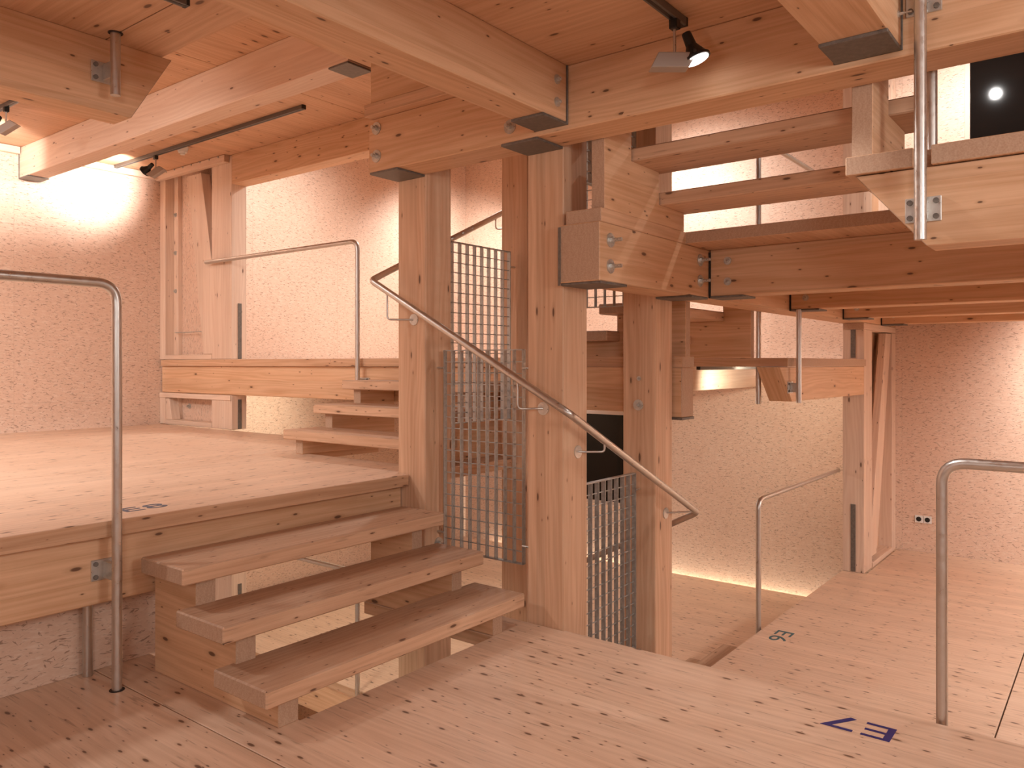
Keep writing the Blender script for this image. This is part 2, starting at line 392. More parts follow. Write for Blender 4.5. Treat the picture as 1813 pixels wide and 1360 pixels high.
# floors ------------------------------------------------------------------------------
J = .0025
def notchY(x):   # slab edge notched round posts whose face lies at the edge
    return x
def floor_e7(z, name, label, mat, cat):
    a = [R(NX, 1.632 - J, NY, 3.66),
         [(1.632 + J, NY), (X7, NY), (X7, 2.252), (3.333, 2.256), (3.333, 2.486), (3.333, 3.44), (3.05, 3.44), (3.05, 2.487), (1.885, 2.487), (1.885, 3.66), (1.632 + J, 3.66)]]
    return slab(name, z, a, label, mat, 'y', cat)
F7 = floor_e7(E7, 'floor', 'near timber platform floor with the navy number E7', 'floor', 'floor')
F11 = floor_e7(E11, 'ceiling', 'timber slab ceiling over the near platform with tracks and beams below it', 'ceil', 'ceiling')
def floor_e8(z, name, label, mat, cat, hole=True):
    gx = .05
    if hole:
        a = [[(NX, Y8), (3.33, Y8), (3.33, 3.465), (3.57, 3.465), (3.57, Y8), (4.33, Y8), (4.33, 3.465), (4.46, 3.465), (4.46, 3.66), (3.65, 3.66), (3.65, 4.85), (4.46, 4.85), (4.46, 5.0 - J), (NX, 5.0 - J)],
             R(NX, 4.46, 5.0 + J, WY - gx)]
    else:
        a = [[(NX, Y8), (3.33, Y8), (3.33, 3.465), (4.67, 3.465), (4.67, 5.0 - J), (NX, 5.0 - J)], R(NX, 4.67, 5.0 + J, WY - .004)]
    return slab(name, z, a, label, mat, 'x', cat)
F8 = floor_e8(E8, 'floor', 'raised pale platform floor at the left with the faded number E8', 'floor', 'floor')
floor_e8(E12, 'ceiling', 'timber slab ceiling above the left platform, brightly lit by two spotlights', 'ceil', 'ceiling', False)
floor_e8(E4, 'floor', 'lower platform floor seen under the treads of the near stair', 'floor', 'floor')
def floor_e9(z, name, label, mat, cat):
    gx = .05
    a = [[(X9, 3.10), (X9, WY - gx), (6.10 - J, WY - gx), (6.10 - J, 2.0), (5.96, 2.0), (5.96, 3.10), (4.79, 3.10), (4.79, 2.2), (4.59, 2.2), (4.59, 2.9), (4.59, 3.10)],
         R(6.10 + J, WX - gx, 2.225, WY - gx)]
    a[0] = [(4.59, 2.2), (4.76, 2.2), (4.76, 3.10), (5.96, 3.10), (5.96, 2.0), (6.10 - J, 2.0), (6.10 - J, WY - gx), (X9, WY - gx), (X9, 3.47), (4.59, 3.47)]
    a[1] = [(6.10 + J, 2.0), (8.24, 2.0), (8.24, 2.225), (WX - gx, 2.225), (WX - gx, WY - gx), (6.10 + J, WY - gx)]
    return slab(name, z, a, label, mat, 'y', cat)
floor_e9(E9, 'floor', 'far platform floor at eye level behind the stair core', 'floor', 'floor')
floor_e9(E5, 'floor', 'sunken platform floor at the right below the far chipboard wall', 'floor', 'floor')
def floor_e6(z, name, label, mat, cat, y1=Y6, grain='y'):
    gx = .006
    a = [[(3.08, NY), (WX - gx, NY), (WX - gx, .562), (3.14, .562), (3.14, .534), (3.08, .534)],
         [(3.08, .592), (3.14, .592), (3.14, .570), (WX - gx, .570), (WX - gx, 2.0), (8.55, 2.0), (8.24, 2.0), (8.24, y1), (3.31, y1), (3.31, 2.02), (4.25, 2.02), (4.25, .82), (3.08, .82)]]
    return slab(name, z, a, label, mat, grain, cat)
F6 = floor_e6(E6, 'floor', 'pale platform floor at the right with the teal number E6', 'floor', 'floor')
floor_e6(E10, 'ceiling', 'timber slab overhead at the right resting on joists', 'ceil', 'ceiling', 2.225, 'x')
# strip of that slab round the end of the beam
# lettering
text('E7', .178, (3.192, .648, E7 + .0008), math.pi / 2, 'navy', F7, 'painted_number')
text('E6', .185, (6.115, 2.118, E6 + .0008), math.pi, 'teal', F6, 'painted_number')
text('E8', .150, (1.70, 3.49, E8 + .0008), 0, 'slate', F8, 'painted_number')

# ------------------------------------------------------------------ beams
def hanger(parent, x0, x1, y0, y1, z, wall_axis, wpos, h):
    """steel shoe: bottom plate, and an upright plate at the supporting beam"""
    box('hanger_plate', x0, x1, y0, y1, z - .012, z, 'steel', 'x', parent, .002, None)
def beam(name, x0, x1, y0, y1, z0, z1, grain, label, mat='beam', group=None, cat='beam'):
    r = thing(name, ((x0 + x1) / 2, (y0 + y1) / 2, z0), label, cat, group)
    box('timber', x0, x1, y0, y1, z0, z1, mat, grain, r, .005)
    return r
G = 'beams under the slabs'
# B1: long beam on the near side of the two left posts
b = beam('timber_beam', 3.11, 3.335, NY, 3.467, 2.468, E11 - T, 'y', 'long overhead beam from the left post to the upper right corner', 'beam', G)
for y, z in ((3.40, 2.715), (3.40, 2.555), (2.425, 2.545), (2.425, 2.70)): bolt(b, (3.11, y, z), (-1, 0, 0), .036, .035)
for y0 in (3.232, 2.259): box('support_plate', 3.11, 3.335, y0, y0 + PW, 2.455, 2.468, 'steel', 'x', b, .002, None)
# cross beam hung on it
b = beam('timber_beam', NX, 3.10, 2.08, 2.265, 2.503, E11 - T, 'x', 'heavy cross beam running overhead toward the top left, hung on the long beam', 'beam', G)
box('hanger_plate', 2.91, 3.106, 2.08, 2.265, 2.490, 2.503, 'steel', 'x', b, .002, None); box('hanger_plate', 3.100, 3.109, 2.075, 2.27, 2.490, E11 - T - .002, 'steel', 'z', b, .002, None)
bolt(b, (3.02, 2.08, 2.575), (0, -1, 0), .022, .02); bolt(b, (3.02, 2.08, 2.68), (0, -1, 0), .022, .02)
b = beam('timber_beam', NX, 3.10, .635, .865, 2.503, E11 - T, 'x', 'beam stub with a grey steel shoe at the top right edge of the view', 'beam', G)
box('hanger_plate', 2.90, 3.106, .635, .865, 2.490, 2.503, 'steel', 'x', b, .002, None); box('hanger_plate', 3.100, 3.109, .63, .87, 2.490, E11 - T - .002, 'steel', 'z', b, .002, None)
bolt(b, (3.05, .635, 2.60), (0, -1, 0), .012, .04)
# end beam under the near slab, left, with a slanted end
r = thing('timber_beam', (0, 3.58, 2.49), 'end beam at the upper left with a steel pipe bracket and a slanted end', 'beam', G)
prism('timber', [(NX, 2.457), (1.74, 2.457), (1.93, E11 - T), (NX, E11 - T)], 'xz', 3.50, 3.66, 'beam', 'x', r)
# beam across the left bay, high up
b = beam('timber_beam', 3.09, 3.27, 3.62, WY - .005, 3.150, E12 - T, 'y', 'high pale beam running from the left wall toward the centre', 'pale', G)
box('hanger_plate', 3.085, 3.275, WY - .21, WY - .004, 3.138, 3.150, 'steel', 'x', b, .002, None); box('hanger_plate', 3.082, 3.278, WY - .012, WY - .003, 3.138, 3.40, 'steel', 'z', b, .002, None)
box('hanger_plate', 3.085, 3.275, 3.62, 3.80, 3.138, 3.150, 'steel', 'x', b, .002, None)
beam('timber_beam', NX, 3.33, 3.43, 3.60, 3.150, E12 - T, 'x', 'edge beam of the upper left ceiling above the stair opening', 'beam', G)
# beam at the head of the left frame
beam('timber_beam', 4.49, 4.66, 3.47, 7.015, 3.15, E12 - T, 'y', 'beam over the opening behind the left post, ending at the bracing frame', 'beam', G)
# edge beam of E8 (near left fascia)
beam('edge_beam', NX, 3.33, 3.425, 3.60, .345, E8 - T, 'x', 'edge beam below the raised left platform, behind the steel pipe', 'beam', G)
beam('edge_beam', 4.51, 4.70, 2.30 + .19, WY - .012, 1.05, E9 - T, 'y', 'edge beam of the eye level platform behind the short stair', 'beam', G)
r = beam('timber_beam', 4.59, 4.755, 2.205, 2.486, 1.02, E9 - T, 'y', 'short beam end beside the right post under the eye level slab', 'beam', G)
box('support_plate', 4.58, 4.76, 2.20, 2.45, 1.005, 1.02, 'steel', 'x', r, .002, None)
# lower copies
beam('edge_beam', 4.51, 4.70, 2.49, WY - .012, E5 - T - .285, E5 - T, 'y', 'edge beam of the sunken platform glimpsed below the near stair', 'beam', G)
beam('edge_beam', NX, 3.33, 3.425, 3.60, E4 - T - .285, E4 - T, 'x', 'edge beam of the lowest visible platform under the near stair', 'beam', G)
# B2 along X on the near side of the two right posts
b = beam('timber_beam', 3.30, WX - .01, 2.02, 2.257, 1.768, E10 - T, 'x', 'deep beam with four big bolts projecting left of the right post', 'beam', G)
for x, z in ((3.40, 1.975), (3.40, 1.845), (4.45, 1.985), (4.45, 1.86)): bolt(b, (x, 2.02, z), (0, -1, 0), .036, .06)
box('support_plate', 3.31, 3.57, 2.02, 2.257, 1.755, 1.768, 'steel', 'x', b, .002, None); box('support_plate', 4.335, 4.565, 2.02, 2.257, 1.755, 1.768, 'steel', 'x', b, .002, None)
box('end_plate', 3.292, 3.300, 2.25, 2.262, 1.755, E10 - T - .01, 'steel', 'z', b, 0, None)
jl = ['nearest joist below the right slab, hung on the bolted beam', 'second joist below the right slab, above the slim pole', 'third joist below the right slab', 'farthest joist below the right slab, beside the right wall']
for i, x in enumerate((4.58, 6.06, 7.50, 8.92)):
    b = beam('joist', x, x + .19, NY, 2.012, 1.775, E10 - T, 'y', jl[i], 'beam', 'joists under the right slab')
    box('hanger_plate', x - .004, x + .194, 1.80, 2.018, 1.763, 1.775, 'steel', 'x', b, .002, None); box('hanger_plate', x - .010, x + .2, 2.010, 2.018, 1.763, E10 - T - .015, 'black', 'z', b, 0, None)
    for z in (1.86, 1.985): bolt(b, (x, 1.90, z), (-1, 0, 0), .024, .012)
# E10 slab end beam near the viewpoint, slanted end
r = thing('timber_beam', (3.18, -1., 1.78), 'slanted beam end below the upper right slab with the pipe bracket', 'beam', G)
prism('timber', [(NY, 1.778), (.553, 1.778), (.79, E10 - T - .004), (NY, E10 - T - .004)], 'yz', 3.10, 3.27, 'beam', 'y', r)
# E9 slab end beam under the eye-level platform, slanted end
r = thing('timber_beam', (7.1, 2.1, 1.06), 'beam with a slanted end under the eye level slab at the right', 'beam', G)
prism('timber', [(6.12, 1.07), (8.24, 1.06), (8.24, E9 - T - .003), (5.85, E9 - T - .003)], 'xz', 2.02, 2.20, 'beam', 'x', r)
beam('timber_beam', 4.78, WX - .01, 3.50, 3.69, 1.083, E9 - T, 'x', 'white lit beam under the eye level platform beside the right post', 'pale', G)

# ------------------------------------------------------------------ stairs
def stair(z0, rise, label, amap, smap, a0, a1, grain, mats='tread', strings=(('l', 1.465, 1.555), ('r', .215, .29)), depth=.345, noses=(-.915, -.64, -.35), last=.03, group='stairs round the core'):
    """a measured outward from the platform edge line, b along the climb from the edge of the upper platform"""
    def ext(a, b): return amap(a), smap(b)
    def bx(name, aa, bb, za, zb, mat, g, par, bev=.004):
        (ax, ai), (bx_, bi) = None, None
    is_x = amap(0)[0] == 'x'
    def box_ab(name, a_, b_, za, zb, mat, g, par, bev=.006, top='shaded_tread_top'):
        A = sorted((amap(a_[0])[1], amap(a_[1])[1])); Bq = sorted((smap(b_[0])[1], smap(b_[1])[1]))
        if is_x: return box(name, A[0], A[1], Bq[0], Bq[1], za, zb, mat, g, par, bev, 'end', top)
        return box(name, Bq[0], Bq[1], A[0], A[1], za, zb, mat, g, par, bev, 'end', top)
    ga = 'x' if is_x else 'y'; gb = 'y' if is_x else 'x'
    am = amap((a0 + a1) / 2)[1]; bmid = smap(-.45)[1]
    root = thing('timber_stair', (am, bmid, z0) if is_x else (bmid, am, z0), label, 'stairs', group)
    q = rise / 4; th = .07
    for k in range(3):
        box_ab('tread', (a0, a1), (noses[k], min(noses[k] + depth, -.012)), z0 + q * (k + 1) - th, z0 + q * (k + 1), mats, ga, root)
    ins = .045
    prof = [(noses[0] + ins, 0)]
    for k in range(3):
        top = q * (k + 1) - th
        prof += [(noses[k] + ins, top)]
        prof += [((noses[k + 1] if k < 2 else last - ins) + ins, top)]
    prof += [(last, 0)]
    # drop duplicate steps
    pp = [prof[0]]
    for p in prof[1:]:
        if (abs(p[0] - pp[-1][0]) + abs(p[1] - pp[-1][1])) > 1e-4: pp.append(p)
    for nm, s0, s1 in strings:
        pts = [(smap(p[0])[1], z0 + p[1] + .0005) for p in pp]; d = sorted((amap(s0)[1], amap(s1)[1]))
        prism('stringer', pts, ('yz' if is_x else 'xz'), d[0], d[1], 'beam' , gb, root, .003)
    return root
ax7 = lambda a: ('x', X7 - a); sy8 = lambda b: ('y', Y8 + b)
stair(E7, E8 - E7, 'open timber stair of three thick treads in the left foreground', ax7, sy8, .085, 1.64, 'x')
stair(E11, .70, 'timber stair above the ceiling opening, only its side board showing', ax7, sy8, .085, 1.64, 'x')
ay8 = lambda a: ('y', Y8 + a); sx9 = lambda b: ('x', X9 + b)
stair(E8, E9 - E8, 'short timber stair rising behind the left post to the eye level platform', ay8, sx9, .11, 1.52, 'y', noses=(-.93, -.66, -.38), strings=(('l', 1.35, 1.43), ('r', .215, .29)))
stair(E4, E9 - E8, 'lower timber stair seen through the gaps of the near stair', ay8, sx9, .11, 1.52, 'y', noses=(-.93, -.66, -.38), strings=(('l', 1.35, 1.43), ('r', .215, .29)))
ax9 = lambda a: ('x', 4.475 + a); sy10 = lambda b: ('y', Y6 - b)
stair(E9, E10 - E9, 'timber stair climbing behind the right post, seen from its side board', ax9, sy10, .13, 1.55, 'x', noses=(-.88, -.60, -.31), last=-.04, strings=(('l', 1.44, 1.51), ('r', .30, .37)))
stair(E5, E6 - E5, 'timber stair sunk beside the right platform', ax9, sy10, .13, 1.55, 'x', noses=(-.88, -.60, -.31), last=-.04, strings=(('l', 1.44, 1.51), ('r', .30, .37)))
ay10 = lambda a: ('y', Y6 - a); sx11 = lambda b: ('x', X7 - b)
stair(E10, E11 - E10, 'timber stair overhead at the right with bright wall between its treads', ay10, sx11, .085, 1.54, 'y', noses=(-.935, -.625, -.315), strings=(('l', 1.36, 1.44), ('r', .13, .207)), depth=.34, last=-.004)
stair(E6, E7 - E6, 'timber stair hidden below the edge of the near platform', ay10, sx11, .085, 1.54, 'y', noses=(-.935, -.625, -.315), strings=(('l', 1.36, 1.44), ('r', .13, .207)), depth=.34, last=-.004)

# ------------------------------------------------------------------ pipe rails
RR = .0205
def rail(pts, label, brackets=(), group='steel pipe guard rails', name='guard_rail', r=RR, bend=.085):
    root = thing(name, pts[0], label, 'railing', group)
    tube('pipe', pts, r, 'rail', root, bend)
    for p, ax in brackets: clamp(root, p, ax)
    return root
def clamp(root, p, ax):
    """two-ear steel bracket between a pipe and the beam behind it; p = pipe centre, ax = toward the beam"""
    p = Vector(p); a = Vector(ax).normalized(); d = Vector(ax).length; s = Vector((0, 0, 1)).cross(a)
    base = p + a * d; t = .008; wdt = .058; h = .044
    c = [base - a * t - s * wdt, base + s * wdt]
    lo = [min(c[0][i], c[1][i]) for i in range(3)]; hi = [max(c[0][i], c[1][i]) for i in range(3)]
    pl = box('bracket_plate', lo[0], hi[0], lo[1], hi[1], p.z - h, p.z + h, 'bolt', 'z', root, .002, None)
    for su in (-1, 1):
        for zu in (-1, 1):
            cyl('screw', base - a * t + s * su * wdt * .72 + Vector((0, 0, zu * h * .62)), -a, .010, .007, 'steel', pl, 10)
    c = [p + a * RR * .6 - s * .012, base - a * t + s * .012]
    lo = [min(c[0][i], c[1][i]) for i in range(3)]; hi = [max(c[0][i], c[1][i]) for i in range(3)]
    box('bracket_web', lo[0], hi[0], lo[1], hi[1], p.z - h * .8, p.z + h * .8, 'bolt', 'z', root, .002, None)
rail([(1.589, 3.318, -.35), (1.589, 3.318, E8 + .99), (NX + .1, 3.318, E8 + .99)], 'steel pipe rail bending left in front of the raised left platform', [((1.589, 3.318, .49), (0, .107, 0))])
rail([(4.43, 5.077, E9 - .33), (4.43, 5.077, E9 + .985), (4.43, 7.375, E9 + .985)], 'slim steel rail on the eye level platform, ending at the left bracing frame', [((4.43, 5.077, 1.2), (.08, 0, 0))])
rail([(4.43, 5.077, E5 - .33), (4.43, 5.077, E5 + 1.02), (4.43, 7.375, E5 + 1.02)], 'lower steel rail seen through the gaps of the near stair')
rail([(3.383, .55, -.36), (3.383, .55, E7 + .985), (3.383, NY + .1, E7 + .985)], 'thick steel pipe rail at the right edge of the near platform')
rail([(6.06, 2.262, E6 - .34), (6.06, 2.262, E6 + 1.0), (8.245, 2.262, E6 + 1.0)], 'steel rail rising from the sunken platform to the right bracing frame')
rail([(6.06, 2.262, E10 - 1.08), (6.06, 2.262, E10 + 1.0), (8.9, 2.262, E10 + 1.0)], 'high steel rail glimpsed between the overhead treads')
rail([(1.622, 3.40, 2.505), (1.622, 3.40, E12 + .8)], 'short steel pipe end coming down through the ceiling at upper left', [((1.622, 3.40, 2.62), (0, .098, 0))], name='guard_rail')
rail([(3.383, .585, E10 + .001), (3.383, .585, E11 + .5)], 'steel pipe behind the upper right slab, partly hidden')
rail([(3.045, .562, 1.793), (3.045, .562, E11 - T - .005)], 'long vertical steel pipe bracketed to the beams at upper right', [((3.045, .562, 1.905), (.054, 0, 0)), ((3.045, .562, 2.645), (.064, 0, 0))])
rail([(1.583, 3.57, .001), (1.583, 3.57, .344)], 'stub of steel pipe below the left platform edge', [])
rail([(6.06, 1.95, 1.065), (6.06, 1.95, 1.774)], 'slim steel pipe in front of the slanted beam end at the right', [((6.06, 1.95, 1.18), (0, .07, 0))])

for nm, x, y, z in (('left', 1.589, 3.318, E7 + .0006), ('ceil', 1.622, 3.40, E11 - T - .0026)):
    cyl('pipe_sleeve', (x, y, z), (0, 0, 1), .030, .002, 'gap', F7 if nm == 'left' else F11, 24)
# spiral handrail round the core
RX, RY0, RX1, RY1 = 3.23, 2.15, 4.70, 3.58
root = thing('handrail', (RX, RY0, .3), 'round steel handrail climbing round the four posts', 'handrail')
tube('pipe', [(RX1, 3.2, -.13), (RX1, RY0, .412), (RX, RY0, 1.115), (RX, RY1, 1.862), (RX1, RY1, 2.555), (RX1, 2.5, 3.1)], .0195, 'rail', root, .035)
def rail_z(x, y):
    if abs(y - RY0) < .01: return .412 + (RX1 - x) / (RX1 - RX) * (1.115 - .412)
    if abs(x - RX) < .01: return 1.115 + (y - RY0) / (RY1 - RY0) * (1.862 - 1.115)
    return 1.862 + (x - RX) / (RX1 - RX) * (2.555 - 1.862)
def rail_bracket(face, pos):
    p = Vector(face); q = Vector((pos[0], pos[1], face[2])); zr = rail_z(q.x, q.y) - .015; ax = Vector((-1, 0, 0)) if abs(p.x - 3.337) < .001 else Vector((0, 1 if p.y > 3 else -1, 0))
    br = tube('bracket_arm', [p, (q.x, q.y, p.z), (q.x, q.y, zr)], .0055, 'rail', root, .025, 8)
    cyl('rosette', p, ax, .034, .006, 'bolt', br, 20)
rail_bracket((3.337, 3.323, 1.622), (RX, 3.44)); rail_bracket((3.337, 2.383, 1.128), (RX, 2.47))
rail_bracket((3.47, 2.259, .90), (3.56, RY0)); rail_bracket((4.47, 2.259, .43), (4.63, RY0))
rail_bracket((4.45, 3.459, 2.33), (4.42, RY1))

# ------------------------------------------------------------------ gratings between the posts
def grating(axis, pos, l0, l1, z0, z1, label, nb=10, nw=18):
    """galvanised grating: deep flat bars upright, thin wires across; plane axis = pos"""
    ctr = (pos, (l0 + l1) / 2, z0) if axis == 'x' else ((l0 + l1) / 2, pos, z0)
    root = thing('mesh_panel', ctr, label, 'mesh panel', 'steel gratings round the core')
    dp = .014; tb = .0022
    def bx(name, la, lb, za, zb, d, sh=None):
        if axis == 'x': return box(name, pos - d, pos + d, la, lb, za, zb, 'grate', 'z', root, 0, None)
        return box(name, la, lb, pos - d, pos + d, za, zb, 'grate', 'z', root, 0, None)
    bar = None
    for i in range(nb):
        l = l0 + (l1 - l0) * i / (nb - 1)
        if bar is None: bar = bx('upright_bar', l - tb, l + tb, z0, z1, dp)
        else:
            o = bar.copy(); C.objects.link(o); o.location = bar.location.copy(); o.location[1 if axis == 'x' else 0] += l - l0
    wr = None
    for i in range(1, nw):
        z = z0 + (z1 - z0) * i / nw
        if wr is None: wr = bx('cross_wire', l0, l1, z - .0024, z + .0024, .0032)
        else:
            o = wr.copy(); C.objects.link(o); o.location = wr.location.copy(); o.location[2] += z - (z0 + (z1 - z0) / nw)
    bx('edge_bar', l0 - tb, l1 + tb, z0 - .004, z0 + .002, dp); bx('edge_bar', l0 - tb, l1 + tb, z1 - .002, z1 + .004, dp)
    for l, s in ((l0, -1), (l1, 1)):
        for z in (z0 + .1, z1 - .1):
            e = l + s * .05
            if axis == 'x': tube('fixing_pin', [(pos - .012, l, z), (pos - .012, e, z)], .006, 'bolt', root, 0.01, 8)
            else: tube('fixing_pin', [(l, pos - .012, z), (e, pos - .012, z)], .006, 'bolt', root, .01, 8)
grating('x', 3.452, 2.598, 3.18, .265, 1.437, 'steel mesh panel between the left and centre posts, behind the near treads')
grating('y', 3.345, 3.62, 4.275, .985, 2.128, 'dark steel mesh panel standing high between the left post and the one behind it')
grating('y', 2.372, 3.63, 4.275, -.50, .690, 'steel mesh panel low between the centre and right posts')
grating('x', 4.452, 2.545, 3.18, 1.735, 2.90, 'steel mesh panel glimpsed above the right post gap')
grating('y', 2.372, 3.63, 4.275, 2.37, 3.50, 'steel mesh panel above the bolted beam, seen edge on')

# ------------------------------------------------------------------ bracing frames
def frame_left(zf, zt, label):
    r = thing('bracing_frame', (4.57, 7.7, zf), label, 'frame', 'bracing frames')
    box('post', 4.49, 4.66, 7.015, 7.37, zf, zt, 'pale', 'z', r)
    box('stud', 4.49, 4.66, 8.285, WY - .004, zf, zt, 'pale', 'z', r)
    box('sill', 4.49, 4.64, 7.37, 8.285, zf, zf + .05, 'pale', 'y', r)
    box('chipboard_backing', 4.64, 4.66, 7.372, 8.283, zf + .05, zt, 'osb', 'z', r, 0, None)
    box('inner_stud', 4.59, 4.64, 8.20, 8.285, zf + .05, zt, 'pale', 'z', r)
    return r
f = frame_left(E9 + .001, E12 - T - .005, 'tall timber bracing frame with a diagonal at the left, beside the far rail')
prism('diagonal', [(7.375, E9 + .055), (7.54, E9 + .055), (7.85, 3.35), (7.585, 3.35), (7.375, 2.35)], 'yz', 4.50, 4.60, 'pale', 'z', f)
box('ledger', 4.43, 4.489, 7.05, 8.38, 3.365, 3.437, 'pale', 'y', f)
for i in range(7): cyl('ledger_hook', (4.43, 7.15 + i * .165, 3.425), (-1, 0, 0), .008, .012, 'bolt', f, 8)
for z in (3.0, 2.58, 2.16): bolt(f, (4.59, 8.245, z), (-1, 0, 0), .024, .02)
tube('tie_rod', [(4.56, 8.2, 1.70), (4.56, 7.56, 1.70)], .006, 'bolt', f, .01, 8)
box('slot_plate', 4.56, 4.60, 7.009, 7.016, E9 + .005, E9 + .56, 'steel', 'z', f, 0, None)
f = frame_left(E8 + .001, E9 - T - .29, 'low part of the left bracing frame below the eye level beam')
prism('diagonal', [(8.16, E8 + .052), (8.285, E8 + .052), (8.285, E9 - T - .35), (8.22, E9 - T - .35)], 'yz', 4.50, 4.60, 'pale', 'z', f)
box('top_plate', 4.48, 4.62, 7.02, 8.39, E9 - T - .345, E9 - T - .292, 'pale', 'y', f)
bolt(f, (4.64, 8.05, .90), (-1, 0, 0), .03, .03); box('slot_plate', 4.56, 4.60, 7.009, 7.016, E8 + .005, E8 + .30, 'steel', 'z', f, 0, None)
f = frame_left(E4 + .001, E5 - T - .29, 'lowest bracing frame seen between the treads of the near stair')
f = frame_left(E5 + .001, E8 - T - .005, 'bracing frame of the sunken level glimpsed between the treads')
box('slot_plate', 4.56, 4.60, 7.009, 7.016, E5 + .005, E5 + .56, 'steel', 'z', f, 0, None)
# right frame
f = thing('bracing_frame', (8.9, 2.1, E6), 'tall timber bracing frame with a slim diagonal at the right wall', 'frame', 'bracing frames')
box('post', 8.247, 8.55, 2.02, 2.222, E6 + .001, 1.70, 'pale', 'z', f)
box('stud', 9.43, WX - .004, 2.02, 2.222, E6 + .001, 1.70, 'pale', 'z', f)
box('head_plate', 8.247, WX - .004, 2.02, 2.222, 1.70, 1.765, 'pale', 'x', f)
box('sill', 8.552, 9.428, 2.01, 2.222, E6 + .001, E6 + .05, 'pale', 'x', f)
box('backing_board', 8.552, 9.428, 2.16, 2.20, E6 + .05, 1.70, 'beam', 'z', f, 0)
prism('diagonal', [(8.555, -.60), (8.79, -.60), (9.42, 1.69), (9.19, 1.69), (8.555, -.35)], 'xz', 2.03, 2.10, 'pale', 'z', f)
box('slot_plate', 8.240, 8.247, 2.10, 2.145, E6 + .01, -.03, 'steel', 'z', f, 0, None); box('slot_plate', 8.240, 8.247, 2.10, 2.145, 1.42, 1.70, 'steel', 'z', f, 0, None)
tube('tie_rod', [(8.75, 2.09, -.50), (9.05, 2.09, -.47)], .014, 'bolt', f, .01, 10)
bolt(f, (8.92, 2.16, 1.52), (0, -1, 0), .04, .02); bolt(f, (9.15, 2.16, -.15), (0, -1, 0), .03, .02)
for i in range(4): cyl('cable_hole', (8.60, 2.161, .98 - i * .05), (0, -1, 0), .016, .004, 'black', f, 12)
bm = bmesh.new(); bmesh.ops.create_uvsphere(bm, u_segments=16, v_segments=10, radius=1); bmesh.ops.scale(bm, vec=(.045, .010, .11), verts=bm.verts); shade(bm, 80)
finish('white_oval', bm, ['white'], f, Vector((8.86, 2.145, 1.62)))  # small white oval in front of the backing board
f = thing('bracing_frame', (8.9, 2.1, E10), 'upper bracing frame glimpsed between the overhead treads', 'frame', 'bracing frames')
box('post', 8.247, 8.55, 2.02, 2.222, E10 + .001, 4.85, 'pale', 'z', f); box('stud', 9.43, WX - .004, 2.02, 2.222, E10 + .001, 4.85, 'pale', 'z', f)
box('backing_board', 8.552, 9.428, 2.16, 2.20, E10 + .05, 4.85, 'beam', 'z', f, 0); box('sill', 8.552, 9.428, 2.01, 2.222, E10 + .001, E10 + .05, 'pale', 'x', f)
# chipboard riser below the left platform
p = thing('riser_panel', (0, 3.64, 0), 'low chipboard panel under the left platform edge', 'panel')
box('chipboard_board', NX + .01, 2.0, 3.61, 3.628, .001, .63, 'osb', 'x', p, 0, None)

# ------------------------------------------------------------------ windows
def window(name, y0, y1, z0, z1, label):
    r = thing(name, (WX - .02, (y0 + y1) / 2, z0), label, 'window', None, 'structure')
    x1 = WX - .001; t = .05
    box('pane', WX - .022, WX - .012, y0 + t, y1 - t, z0 + t, z1 - t, 'dark_glass', 'y', r, 0, None)
    for a in ((y0, y1, z1 - t, z1), (y0, y1, z0, z0 + t)): box('window_frame', WX - .045, x1, a[0], a[1], a[2], a[3], 'frame_paint', 'y', r, .003, None)
    for a in ((y0, y0 + t), (y1 - t, y1)): box('window_frame', WX - .045, x1, a[0], a[1], z0 + t, z1 - t, 'frame_paint', 'z', r, .003, None)
window('window_1', -.55, 1.34, 2.9, 4.80, 'black glazed window above the upper right slab')
window('window_2', 5.20, 6.75, -.62, .70, 'black window between the centre and right posts')

# ------------------------------------------------------------------ sockets, detector, battens
s = thing('wall_socket', (WX - .01, 1.74, -.37), 'double electric socket low on the right wall', 'socket')
for y in (1.66, 1.745):
    p = box('socket_plate', WX - .012, WX - .001, y, y + .08, -.385, -.305, 'white', 'z', s, .003, None)
    cyl('socket_well', (WX - .012, y + .04, -.345), (-1, 0, 0), .026, .003, 'black', p, 18)
d = thing('smoke_detector', (4.05, 7.15, E12 - T), 'small white detector on the ceiling above the left frame', 'detector')
cyl('housing', (4.05, 7.15, E12 - T), (0, 0, -1), .055, .05, 'white', d, 20, .04); cyl('sensor_cap', (4.05, 7.15, E12 - T - .05), (0, 0, -1), .022, .02, 'white', d, 16)
b = thing('wall_batten', (3., WY - .04, 3.3), 'pale timber batten along the top of the left wall', 'batten')
box('strip', NX, 3.08, WY - .06, WY - .002, 3.37, E12 - T - .004, 'pale', 'x', b); box('strip', 3.285, 4.43, WY - .06, WY - .002, 3.37, E12 - T - .004, 'pale', 'x', b)

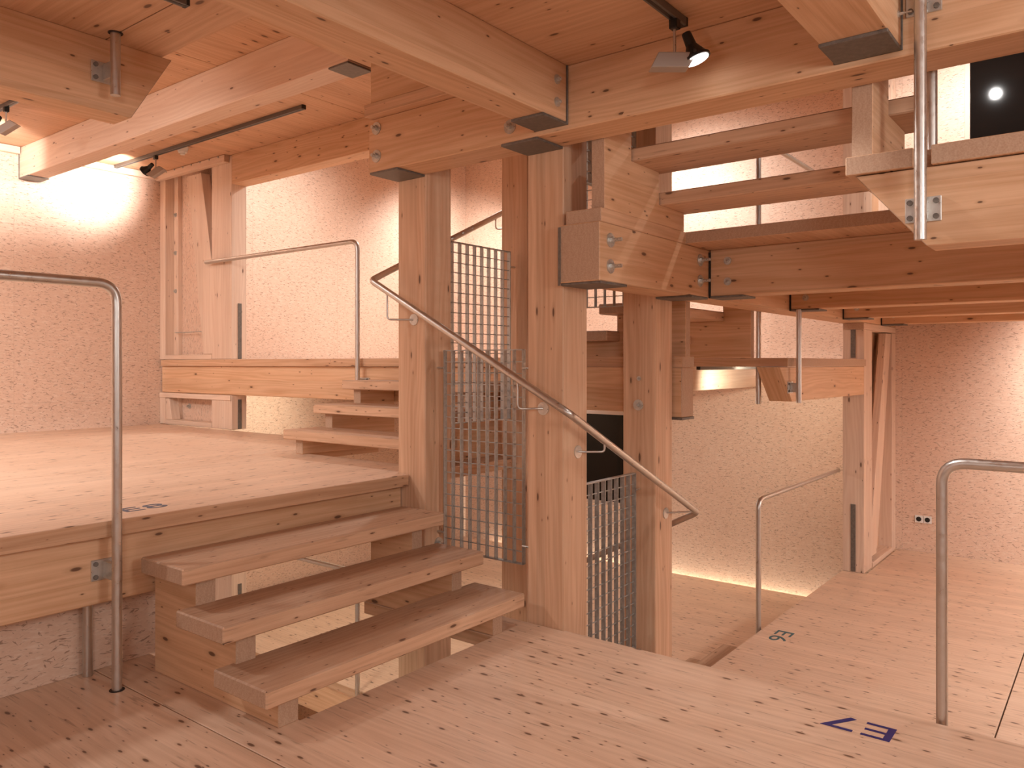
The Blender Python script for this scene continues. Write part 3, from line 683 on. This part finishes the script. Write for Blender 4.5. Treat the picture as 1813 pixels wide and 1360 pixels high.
# ------------------------------------------------------------------ lighting tracks and spotlights
def track(p0, p1, label):
    p0, p1 = Vector(p0), Vector(p1); r = thing('lighting_track', p0, label, 'lighting track', 'lighting tracks'); w = .018; h = .034
    lo = [min(p0[i], p1[i]) for i in range(3)]; hi = [max(p0[i], p1[i]) for i in range(3)]
    alongx = abs(p1.x - p0.x) > abs(p1.y - p0.y); z1 = p0.z
    if alongx:
        box('rail_profile', lo[0] + .012, hi[0] - .012, lo[1] - w, hi[1] + w, z1 - h, z1, 'track', 'x', r, .002, None)
        for a in (lo[0], hi[0] - .012): box('end_cap', a, a + .012, lo[1] - w, hi[1] + w, z1 - h, z1, 'black', 'x', r, 0, None)
        box('conductor_slot', lo[0] + .012, hi[0] - .012, lo[1] - .007, hi[1] + .007, z1 - h - .001, z1 - h + .003, 'black', 'x', r, 0, None)
    else:
        box('rail_profile', lo[0] - w, hi[0] + w, lo[1] + .012, hi[1] - .012, z1 - h, z1, 'track', 'y', r, .002, None)
        for a in (lo[1], hi[1] - .012): box('end_cap', lo[0] - w, hi[0] + w, a, a + .012, z1 - h, z1, 'black', 'y', r, 0, None)
        box('conductor_slot', lo[0] - .007, hi[0] + .007, lo[1] + .012, hi[1] - .012, z1 - h - .001, z1 - h + .003, 'black', 'y', r, 0, None)
track((1.2, 1.425, E11 - T), (2.985, 1.425, E11 - T), 'black lighting track on the ceiling carrying the near spotlight')
track((-1.5, 2.86, E11 - T), (1.64, 2.86, E11 - T), 'end of a dark lighting track at the top left edge')
track((2.50, 5.85, E12 - T), (2.50, 8.25, E12 - T), 'lighting track at the far left with the clipped spotlight')
track((3.98, 5.20, E12 - T), (3.98, 8.33, E12 - T), 'long lighting track beside the high pale beam')
track((6.9, 3.15, E9 - T), (9.3, 3.15, E9 - T), 'short lighting track under the eye level slab')
def spotlamp(at, dirv, label, bodyyaw, off=.105, tip=.0):
    """track adaptor, stem, box-shaped gear housing, yoke ring and a cone reflector lamp"""
    at = Vector(at); r = thing('track_spotlight', at, label, 'spotlight', 'track spotlights')
    box('track_adaptor', at.x - .018, at.x + .018, at.y - .018, at.y + .018, at.z - .04, at.z, 'black', 'z', r, .003, None)
    cyl('stem', (at.x, at.y, at.z - .04), (0, 0, -1), .006, .11, 'rail', r, 10)
    # housing: a wedge-cut box
    bm = bmesh.new(); pr = [(-.10, -.03), (.05, -.03), (.085, .03), (-.07, .03)]; w = .032
    vs = [bm.verts.new((x, y, z)) for y in (-w, w) for x, z in pr]
    bm.faces.new(vs[:4]); bm.faces.new(vs[4:][::-1])
    for i in range(4): bm.faces.new([vs[i], vs[4 + i], vs[4 + (i + 1) % 4], vs[(i + 1) % 4]])
    bmesh.ops.recalc_face_normals(bm, faces=bm.faces[:])
    h = finish('gear_housing', bm, ['housing'], r, Vector((at.x, at.y, at.z - .172)), .003); h.rotation_euler = (0, tip, bodyyaw)
    # lamp head
    dirv = Vector(dirv).normalized()
    side = Vector((math.cos(bodyyaw), math.sin(bodyyaw), 0)); c = Vector((at.x, at.y, at.z - .15)) + side * off
    bm = bmesh.new(); cyl_bm(bm, -dirv * .105, dirv, .019, .055, 18, .022); cyl_bm(bm, -dirv * .05, dirv, .022, .055, 24, .052)
    shade(bm); hd = finish('reflector', bm, ['black'], r, c)
    bm = bmesh.new(); cyl_bm(bm, dirv * .003, dirv, .056, .010, 28); shade(bm); finish('rim', bm, ['black'], hd, c)
    bm = bmesh.new(); cyl_bm(bm, dirv * .0125, dirv, .048, .003, 28); shade(bm); finish('lamp_disc', bm, ['lampface'], hd, c)
    q = dirv.cross(Vector((0, 0, 1))).normalized()
    for sg in (-1, 1): cyl('pivot_knob', c + q * sg * .054, q * sg, .007, .016, 'black', hd, 10)
    return r
spotlamp((2.90, 1.425, E11 - T - .03), (.14, -.36, -1), 'black spotlight with a lit face below the near ceiling', math.radians(-52), .085)
spotlamp((2.50, 7.05, E12 - T - .03), (-.1, .8, -.5), 'spotlight cut by the left edge of the view', math.radians(128), .10, .55)
spotlamp((3.98, 7.52, E12 - T - .03), (-.2, .8, -.5), 'spotlight hanging beside the left frame, aimed at the wall', math.radians(125), .10, .55)
